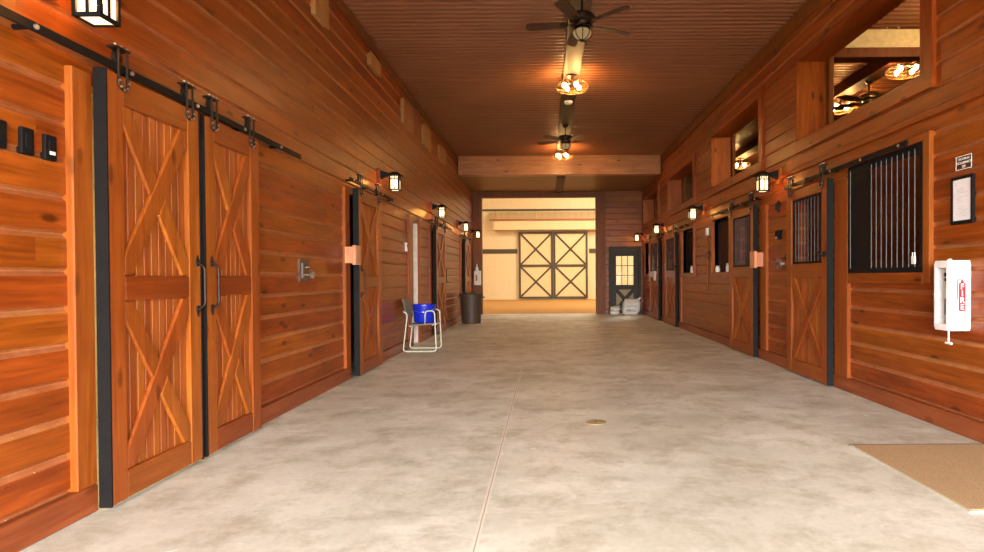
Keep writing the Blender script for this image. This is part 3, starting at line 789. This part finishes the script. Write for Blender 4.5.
# ------------------------------------------------------------------ things on the chair-side wall
for y0, y1, z0, z1, lab in ((6.09, 6.46, 3.86, 4.20, 'pale wooden cover board high up, cut by the picture top'), (8.0, 8.50, 4.02, 4.22, 'small squarish pale cover board, second along the high wall'),
                            (9.85, 10.55, 3.72, 4.16, 'tall pale cover board, third along the high wall'), (11.5, 12.2, 3.74, 4.16, 'tall pale cover board, fourth along the high wall'),
                            (13.2, 14.0, 3.80, 4.14, 'dim small cover board nearest the pine cross beam')):
    r = thing('cover_board', lab, 'cover board', (XL, y0, z0), 0, 'pale cover boards high on the wall')
    L = y1 - y0; H = z1 - z0
    mb = MB(); mb.box(-.012, .045, .02, L - .02, .02, H - .02); mb.build('backing', M['pale'], r)
    mb = MB(); mb.box(.045, .060, 0, L, 0, H); mb.build('board_face', M['pale'], r, bevel=.004)
def switch(y, z, lab, mark=False, w=.07, h=.12, plate='black'):
    r = thing('wall_switch', lab, 'switch', (XL, y, z), RL, 'wall switches by the paired doors')
    mb = MB(); mb.box(-w/2, w/2, -.016, .012, -h/2, h/2); mb.build('plate', M[plate], r, bevel=.004)
    mb = MB(); mb.box(-.017, .017, -.021, -.016, -.034, .034); k = mb.build('rocker', M[plate], r, bevel=.002)
    if mark: mb = MB(); mb.box(-.015, .015, -.024, -.0212, -.034, -.018); mb.build('indicator', M['white'], k)
    return r
switch(2.595, 1.835, 'black wall switch half outside the picture edge, farthest from the jamb')
switch(2.735, 1.832, 'plain black wall switch, middle of three')
switch(2.862, 1.828, 'black wall switch with a small white indicator, next to the jamb', True)
r = thing('valve_plate', 'bronze wall plate with a pale knob between paired doors and pink stop door', 'wall plate', (XL, 5.84, 1.28), RL)
mb = MB(); mb.box(-.11, .11, -.02, .012, -.115, .115); mb.build('plate', M['rededge2'], r, bevel=.006)
mb = MB(); mb.lathe([(.012, -.02), (.012, -.06), (.034, -.062), (.038, -.085), (.028, -.095)], (.035, 0, -.045), 1, 14); mb.lathe([(.009, -.02), (.009, -.05)], (.035, 0, .03), 1, 10); mb.build('knob', M['bolt'], r, smooth=True)
mb = MB(); mb.box(-.09, -.06, -.035, -.02, -.08, .07); mb.build('lever', M['grey'], r, bevel=.003)
tag_ = thing('thermostat', 'small white wall control beside the white walk door jamb', 'thermostat', (XL, 10.14, 1.72), RL)
mb = MB(); mb.box(-.05, .05, -.026, .012, -.075, .075); mb.build('case', M['white'], tag_, bevel=.006)
mb = MB(); mb.box(-.03, .03, -.029, -.026, .0, .045); mb.build('display', M['grey'], tag_)
r = thing('wall_plaque', 'dark red framed plaque past the solid door beyond the bucket', 'plaque', (XL, 14.3, 1.25), RL)
mb = MB(); mb.box(-.12, .12, -.022, .012, -.16, .16); mb.build('plaque_frame', M['post'], r, bevel=.006)
mb = MB(); mb.box(-.09, .09, -.026, -.022, -.13, .13); mb.build('plaque_panel', M['rededge'], r)
def stop_block(loc, rz, w, h, lab, out=.125):
    r = thing('door_stop_block', lab, 'stop block', loc, rz, 'pink wood door stops')
    mb = MB(); mb.box(-w/2, w/2, -out, -out + .04, -h/2, h/2); mb.build('stop_pad', M['block'], r, bevel=.006)
    mb = MB(); mb.box(-w/2 - .0, -w/2 + .05, -out + .04, -.033, -h/2 + .02, h/2 - .02) if rz > 0 else mb.box(w/2 - .05, w/2, -out + .04, -.033, -h/2 + .02, h/2 - .02); mb.build('spacer', M['block'], r)
stop_block((XL, 7.06, 1.47), RL, .19, .23, 'pinkish wood stop block at the black door edge on the chair side wall', .16)
stop_block((XR, 8.62, 1.43), RR, .20, .24, 'pinkish wood stop block at the door edge near the round silver dial', .16)

# chair, bucket, bin, bag, white box
ch = thing('tubular_chair', 'cream tubular steel armchair with a grey back, under the blue bucket', 'chair', (-2.03, 9.87, 0), 0)
for s, yy in ((-1, -.235), (1, .235)):
    mb = MB()
    mb.tube(fillet([(-.27, yy, .66), (-.20, yy, .62), (-.275, yy, .016), (.26, yy, .016), (.235, yy, .665), (.09, yy, .67), (.075, yy * .93, .455)], .06, 6), .0115, 10)
    mb.build('side_frame', M['tube'], ch, smooth='all')
mb = MB()
for x, z in ((-.16, .415), (.20, .435)): mb.tube([(x, -.235, z), (x, .235, z)], .010, 8)
mb.build('cross_tube', M['tube'], ch, smooth='all')
mb = MB(); mb.prism([(-.20, .42), (.245, .445), (.250, .455), (.235, .470), (-.20, .445)], -.215, .215, 1); mb.build('seat', M['grey'], ch, bevel=.008)
mb = MB(); mb.box(.236, .256, -.215, .215, .437, .458); mb.build('seat_edge', M['white'], ch, bevel=.005)
mb = MB(); mb.prism([(-.225, .55), (-.205, .552), (-.265, .86), (-.285, .855)], -.225, .225, 1); mb.build('backrest', M['grey'], ch, bevel=.008)
bk = thing('bucket', 'bright blue plastic bucket standing on the chair seat', 'bucket', (-2.005, 9.86, .472), 0)
mb = MB(); mb.lathe([(.158, 0), (.162, .005), (.186, .270), (.192, .272), (.192, .292), (.182, .292), (.178, .27), (.154, .012), (.02, .010)], seg=32); mb.build('bucket_body', M['blue'], bk, smooth=True)
mb = MB(); mb.tube([(.194*math.cos(a), .194*math.sin(a) , .262 - .10*math.sin(a) * -1 * 0 - .09*abs(math.sin(a))) for a in [PI*k/16 - PI for k in range(17)]], .004, 6); mb.build('bail_handle', M['chrome'], bk)
tc = thing('trash_can', 'large dark brown plastic trash can by the arena opening', 'trash can', (-1.965, 15.75, 0), 0)
mb = MB(); mb.lathe([(.235, 0), (.245, .01), (.282, .72), (.312, .725), (.312, .755), (.27, .755), (.23, .03), (.02, .02)], seg=32); mb.build('can_body', M['bin'], tc, smooth=True)
mb = MB(); mb.lathe([(.318, .756), (.322, .77), (.30, .785), (.20, .80), (.02, .805)], seg=32); mb.build('lid', M['bin'], tc, smooth=True)
for s in (-1, 1): mb = MB(); mb.box(s*.30 - .03, s*.30 + .045 if s > 0 else s*.27 + .03, -.06, .06, .66, .70) if s > 0 else mb.box(-.345, -.27, -.06, .06, .66, .70); mb.build('handle', M['bin'], tc, bevel=.008)

def bag(loc, label, sx, sy, sz, seed, lean):
    r = thing('feed_bag', label, 'bag', loc, 0, 'white printed bags by the walk door')
    bm = bmesh.new(); bmesh.ops.create_icosphere(bm, subdivisions=4, radius=1)
    for v in bm.verts:
        c = v.co.copy(); e = .45
        p = Vector([math.copysign(abs(q) ** e, q) for q in c])
        n = mnoise.noise(c * 1.7 + Vector((seed, 0, 0))); n2 = mnoise.noise(c * 4.5 + Vector((0, seed, 0)))
        f = 1 + .10 * n + .05 * n2
        if p.z > .5: p.y *= 1 - .55 * (p.z - .5) * 2
        v.co = Vector((p.x * sx * f, p.y * sy * f, max(0.0, (p.z + .93) * sz * .5 * (1 + .06 * n)))) + Vector((lean * (p.z + 1) * .5, 0, 0))
    me = bpy.data.meshes.new('bag_body'); bm.to_mesh(me); bm.free(); me.materials.append(M['bag'])
    for p in me.polygons: p.use_smooth = True
    o = bpy.data.objects.new('bag_body', me); COL.objects.link(o); o.parent = r
    mb = MB(); mb.prism([(sx * .55 + lean, sz * .93), (sx * 1.0 + lean, sz * 1.06), (sx * 1.05 + lean, sz * 1.0), (sx * .85 + lean, sz * .85)], -.012, .012, 1); mb.build('tied_corner', M['bag'], r, bevel=.004)
bag((2.67, 19.05, 0), 'white printed bag slumped upright in front of the dark walk door', .27, .16, .52, 2.0, .06)
bag((2.15, 18.98, 0), 'crumpled small white bag slumped against the taller printed bag', .14, .13, .28, 7.0, .04)

# mats and caps on the floor
r = thing('floor_mat', 'beige coir mat on the concrete below the fire box wall', 'mat', (0, 0, 0), 0)
mb = MB(); mb.box(2.135, 3.06, 3.02, 4.19, .001, .012); mb.build('mat_pile', M['mat'], r, bevel=.004)
mb = MB(); mb.box(2.12, 3.065, 4.19, 4.205, .001, .010); mb.build('dark_binding', M['grey'], r)
mb = MB(); mb.box(2.12, 2.135, 3.0, 4.19, .001, .009); mb.box(2.135, 3.065, 3.005, 3.02, .001, .009); mb.build('pale_binding', M['tube'], r)
r = thing('floor_drain', 'small round tan drain cover set in the aisle concrete', 'floor drain', (.405, 4.93, .001), 0)
mb = MB(); mb.lathe([(.085, 0), (.085, .003), (.07, .004)], seg=24); mb.build('cap_plate', M['capbrass'], r)
mb = MB(); mb.lathe([(.012, .004), (.010, .006)], seg=10); mb.build('cap_screw', M['iron'], r)

# ------------------------------------------------------------------ things on the fire-box wall
def rounded(x0, x1, y0, y1, r, n=5):
    out = []
    for cx, cy, a0 in ((x1 - r, y1 - r, 0), (x0 + r, y1 - r, 90), (x0 + r, y0 + r, 180), (x1 - r, y0 + r, 270)):
        for k in range(n + 1):
            a = math.radians(a0 + 90 * k / n); out.append((cx + r * math.cos(a), cy + r * math.sin(a)))
    return out
def fire_box(loc, rz, label):
    """local: back at y=0 on the wall, front at -y; x along the wall; FIRE on the +x side"""
    r = thing('extinguisher_box', label, 'fire extinguisher box', loc, rz, 'white fire extinguisher boxes')
    w, dp, h = .085, .165, .52
    mb = MB(); mb.prism(rounded(-dp, 0, 0, h, .03), w - .012, w, 0); mb.build('side_wall', M['white'], r, bevel=.003)
    mb = MB(); mb.prism(rounded(-dp, 0, 0, h, .03), -w, -w + .012, 0); mb.build('side_wall', M['white'], r, bevel=.003)
    mb = MB(); mb.box(-w + .012, w - .012, -.012, 0, .0, h); mb.box(-w + .012, w - .012, -dp + .02, -.012, 0, .014); mb.box(-w + .012, w - .012, -dp + .02, -.012, h - .014, h)
    mb.build('back_shell', M['white'], r)
    mb = MB()
    for b in ((-w + .0125, w - .0125, .0, .05), (-w + .0125, w - .0125, h - .055, h), (-w + .0125, -w + .03, .05, h - .055), (w - .03, w - .0125, .05, h - .055)): mb.box(b[0], b[1], -dp - .002, -dp + .016, b[2], b[3])
    mb.build('front_rim', M['white'], r, bevel=.004)
    mb = MB(); mb.box(-w + .03, w - .03, -dp + .004, -dp + .006, .05, h - .055); mb.build('clear_window', M['glass'], r)
    mb = MB(); mb.lathe([(.014, h), (.014, h + .012)], (0, -.10, 0), 2, 10); mb.build('top_catch', M['white'], r)
    mb = MB(); mb.tube([(w - .03, -dp + .02, 0), (w - .03, -dp + .02, -.085)], .006, 8); mb.tube([(w - .062, -dp + .02, -.092), (w + .002, -dp + .02, -.092)], .009, 8); mb.build('breaker_bar', M['white'], r)
    mb = MB(); mb.prism([(y, z) for y, z in rounded(-.092, -.042, .145, .355, .012)], w, w + .002, 0); lb = mb.build('fire_label', M['red'], r)
    mb = MB(); mb.prism([(-.080, .355), (-.054, .355), (-.058, .370), (-.063, .376), (-.071, .376), (-.076, .370)], w, w + .002, 0); mb.build('extinguisher_top', M['red'], lb)
    mb = MB(); mb.tube(fillet([(w + .002, -.071, .378), (w + .002, -.102, .380), (w + .002, -.104, .23)], .01), .003, 6); mb.build('hose_mark', M['black'], lb)
    R = Matrix(((0, 0, 1, 0), (1, 0, 0, 0), (0, 1, 0, 0), (0, 0, 0, 1)))
    for i, c in enumerate('FIRE'):
        text_mesh('lettering', c, .058, M['white'], lb, Matrix.Translation((w + .0025, -.067, .325 - i * .050)) @ R)
    return r
# the box is seen with FIRE on the side toward the camera: local +x points to -y world
fire_box((XR - .001, 4.485, .785), RR, 'white FIRE extinguisher box with a hanging breaker bar, below the framed notice')
ex = thing('fire_extinguisher', 'grey fire extinguisher inside the white FIRE box', 'fire extinguisher', (XR - .08, 4.485, .80), RR)
mb = MB(); mb.lathe([(.048, 0), (.05, .01), (.05, .28), (.035, .32), (.016, .335), (.016, .35)], seg=20); mb.build('cylinder_body', M['offwhite'], ex, smooth=True)
mb = MB(); mb.lathe([(.0508, .10), (.0508, .22)], seg=20, cap=False); mb.build('body_label', M['grey'], ex, smooth=True)
mb = MB(); mb.box(-.02, .02, -.05, .02, .35, .375); mb.prism([(-.06, .385), (.02, .375), (.02, .39), (-.06, .415)], -.01, .01, 0); mb.build('valve_handle', M['black'], ex, bevel=.003)
# a second white box hangs on the end wall stub by the arena
r = thing('sprayer_jug', 'white jug-shaped dispenser with a spout, on the post above the trash can', 'dispenser', (-2.20, YE - .029, .95), 0)
mb = MB(); mb.box(-.11, .11, -.14, 0, 0, .46); mb.build('jug_body', M['offwhite'], r, bevel=.02, bseg=3)
mb = MB(); mb.lathe([(.05, .46), (.045, .56), (.02, .60), (.018, .68)], (-.02, -.07, 0), 2, 14); mb.build('spout', M['white'], r, smooth=True)
mb = MB(); mb.box(-.055, .0, -.143, -.14, .14, .33); mb.build('label_patch', M['rededge'], r)

SG = Matrix(((1, 0, 0, 0), (0, 0, -1, 0), (0, 1, 0, 0), (0, 0, 0, 1)))   # text upright, facing local -y
r = thing('occupancy_sign', 'small dark sign with white border reading MAXIMUM OCCUPANCY', 'sign', (XR, 4.475, 2.035), RR)
mb = MB(); mb.box(-.085, .085, -.006, .012, -.052, .052); mb.build('sign_plate', M['signblack'], r)
mb = MB()
for b in ((-.085, .085, .046, .052), (-.085, .085, -.052, -.046), (-.085, -.079, -.046, .046), (.079, .085, -.046, .046)): mb.box(b[0], b[1], -.008, -.006, b[2], b[3])
mb.build('sign_border', M['signwhite'], r)
for body, z, sz in (('MAXIMUM', .026, .026), ('OCCUPANCY', -.002, .0255), ('250', -.030, .026)):
    text_mesh('lettering', body, sz, M['signwhite'], r, Matrix.Translation((0, -.0072, z)) @ SG)
r = thing('framed_notice', 'black framed white printed notice under the occupancy sign', 'framed notice', (XR, 4.48, 1.755), RR)
W, H = .118, .178
mb = MB()
for b in ((-W, W, H - .022, H), (-W, W, -H, -H + .028), (-W, -W + .022, -H + .028, H - .022), (W - .022, W, -H + .028, H - .022)): mb.box(b[0], b[1], -.022, .010, b[2], b[3])
mb.build('frame', M['black'], r, bevel=.003)
mb = MB(); mb.box(-W + .022, W - .022, -.016, .005, -H + .028, H - .022); mb.build('paper', M['paperwhite'], r)
mb = MB(); random.seed(3)
mb.box(-.066, -.052, -.0172, -.016, .108, .122)
for i in range(15):
    z = .085 - i * .0145; a = random.uniform(-.02, .02)
    if i not in (3, 8): mb.box(-.05 + a, .06 + a * .8 - random.uniform(0, .05), -.0170, -.016, z - .0018, z + .0018)
mb.build('print_lines', M['ink'], r)

def small_box(name, lab, cat, loc, w, h, d, mat, extra=None):
    r = thing(name, lab, cat, loc, RR)
    mb = MB(); mb.box(-w/2, w/2, -d, .012, -h/2, h/2); mb.build('case', M[mat], r, bevel=.004)
    if extra: extra(r)
    return r
def ex_strip(r): mb = MB(); mb.box(-.03, .03, -.062, -.056, -.055, -.025); mb.build('clip', M['bolt'], r)
small_box('bridle_hook_box', 'black box with a silver lower clip above the round dial', 'hook', (XR, 7.98, 1.74), .10, .12, .056, 'black', ex_strip)
small_box('iron_tab', 'slim black iron tab on the planks above the silver clipped box', 'bracket', (XR, 8.02, 2.12), .045, .15, .03, 'iron', lambda r: MB().box(-.008, .008, -.05, -.03, -.05, .04).build('prong', M['iron'], r))
r = thing('wall_dial', 'round silver dial on the planks beside the first barred door', 'dial', (XR, 7.99, 1.36), RR)
mb = MB(); mb.lathe([(.075, .012), (.075, -.03), (.062, -.036)], (0, 0, 0), 1, 24); mb.build('dial_face', M['bolt'], r, smooth=True)
mb = MB(); mb.lathe([(.02, -.036), (.016, -.055)], (0, 0, 0), 1, 12); mb.box(-.012, .012, -.05, -.036, -.05, .05); mb.build('dial_lever', M['iron'], r)
r = thing('door_latch', 'black iron latch arm reaching toward the first barred door', 'latch', (XR, 7.70, 1.44), RR)
mb = MB(); mb.box(-.06, .06, -.02, .012, -.04, .04); mb.build('latch_plate', M['iron'], r, bevel=.003)
mb = MB(); mb.tube([(-.05, -.03, .0), (.05, -.045, .0), (.14, -.06, .01)], .013, 8); mb.lathe([(.02, -.05), (.02, -.02)], (-.02, 0, 0), 1, 10); mb.build('latch_arm', M['iron'], r)
r = thing('conduit_switch', 'white switch on a thin conduit between the two jar windows', 'switch', (XR, 11.55, 2.05), RR)
mb = MB(); mb.box(-.05, .05, -.035, .012, -.07, .07); mb.build('case', M['white'], r, bevel=.006)
mb = MB(); mb.tube([(0, -.012, -.07), (0, -.012, -1.1)], .010, 8); mb.build('conduit', M['base'], r)
r = thing('tie_hook', 'dark iron tie hook on the planks below the white conduit switch', 'hook', (XR, 11.40, 1.62), RR)
mb = MB(); mb.box(-.03, .03, -.012, .012, -.06, .06); mb.build('hook_plate', M['iron'], r)
mb = MB(); mb.tube(fillet([(0, -.01, .03), (0, -.07, .02), (0, -.08, -.07), (0, -.02, -.08)], .03), .009, 8); mb.build('hook_ring', M['iron'], r)
r = thing('hanging_halter', 'pale halter straps hung on the barred door closest to the white bag', 'halter', (XDR - .02, 16.45, 1.22), RR)
mb = MB()
for k in range(4):
    x = -.10 + .07 * k; mb.tube([(x, .0, .10), (x + .02, -.02, .0), (x - .01, -.015, -.10 - .03 * (k % 2))], .014, 6)
mb.build('straps', M['offwhite'], r)
mb = MB(); mb.tube([(-.16, -.012, .11), (.16, -.012, .105)], .016, 8); mb.build('crown_strap', M['offwhite'], r)

# ------------------------------------------------------------------ light, camera, view
def area(name, loc, rot, sx, sy, power, col, portal=False):
    l = bpy.data.lights.new(name, 'AREA'); l.shape = 'RECTANGLE'; l.size = sx; l.size_y = sy; l.energy = power; l.color = col
    if portal: l.cycles.is_portal = True
    o = bpy.data.objects.new(name, l); COL.objects.link(o); o.location = loc; o.rotation_euler = rot; return o
w = bpy.data.worlds.new('overcast_sky'); S.world = w; w.use_nodes = True
bg = w.node_tree.nodes['Background']; bg.inputs[0].default_value = (1.0, .99, .96, 1); bg.inputs[1].default_value = 29.0
area('open_end_portal', (.375, Y0 - .1, 1.48), (PI / 2, 0, 0), 5.4, 2.92, 1, (1, 1, 1), True)
for x, y, p, c in ((-6, 26, 270, (1, .87, .64)), (3, 27.5, 270, (1, .87, .64)), (9, 25.0, 500, (1, .93, .80))): area('arena_lamp', (x, y, 7.4), (0, 0, 0), 2.2, 2.2, p, c)
l = bpy.data.lights.new('arena_bulb', 'POINT'); l.energy = 420; l.color = (1, .95, .86); l.shadow_soft_size = .3; o = bpy.data.objects.new('arena_bulb', l); COL.objects.link(o); o.location = (4.2, 26, 5.4)
l = bpy.data.lights.new('stall_lamp', 'POINT'); l.energy = 45; l.color = (1, .66, .32); l.shadow_soft_size = .12; o = bpy.data.objects.new('stall_lamp', l); COL.objects.link(o); o.location = (5.1, 6.6, 4.05)
area('tack_room_lamp', (-3.6, 3.0, 2.6), (0, 0, 0), .4, .4, 40, (1.0, .85, .5))

cam = bpy.data.cameras.new('camera'); co = bpy.data.objects.new('camera', cam); COL.objects.link(co); S.camera = co
cam.sensor_width = 36; cam.lens = 600 / 984 * 36; cam.clip_start = .05; cam.clip_end = 200
cam.shift_x = -54 / 984; cam.shift_y = 8.2 / 984
co.location = (0, 0, 1.2)
co.rotation_mode = 'QUATERNION'
co.rotation_quaternion = (Matrix.Rotation(PI / 2 - .012, 3, 'X') @ Matrix.Rotation(-.006, 3, 'Z')).to_quaternion()
S.view_settings.view_transform = 'Standard'; S.view_settings.look = 'None'; S.view_settings.gamma = 1.0
S.view_settings.use_curve_mapping = False; S.view_settings.exposure = 0.68
S.cycles.use_denoising = True; S.cycles.max_bounces = 10; S.cycles.diffuse_bounces = 6; S.cycles.sample_clamp_indirect = 8.0
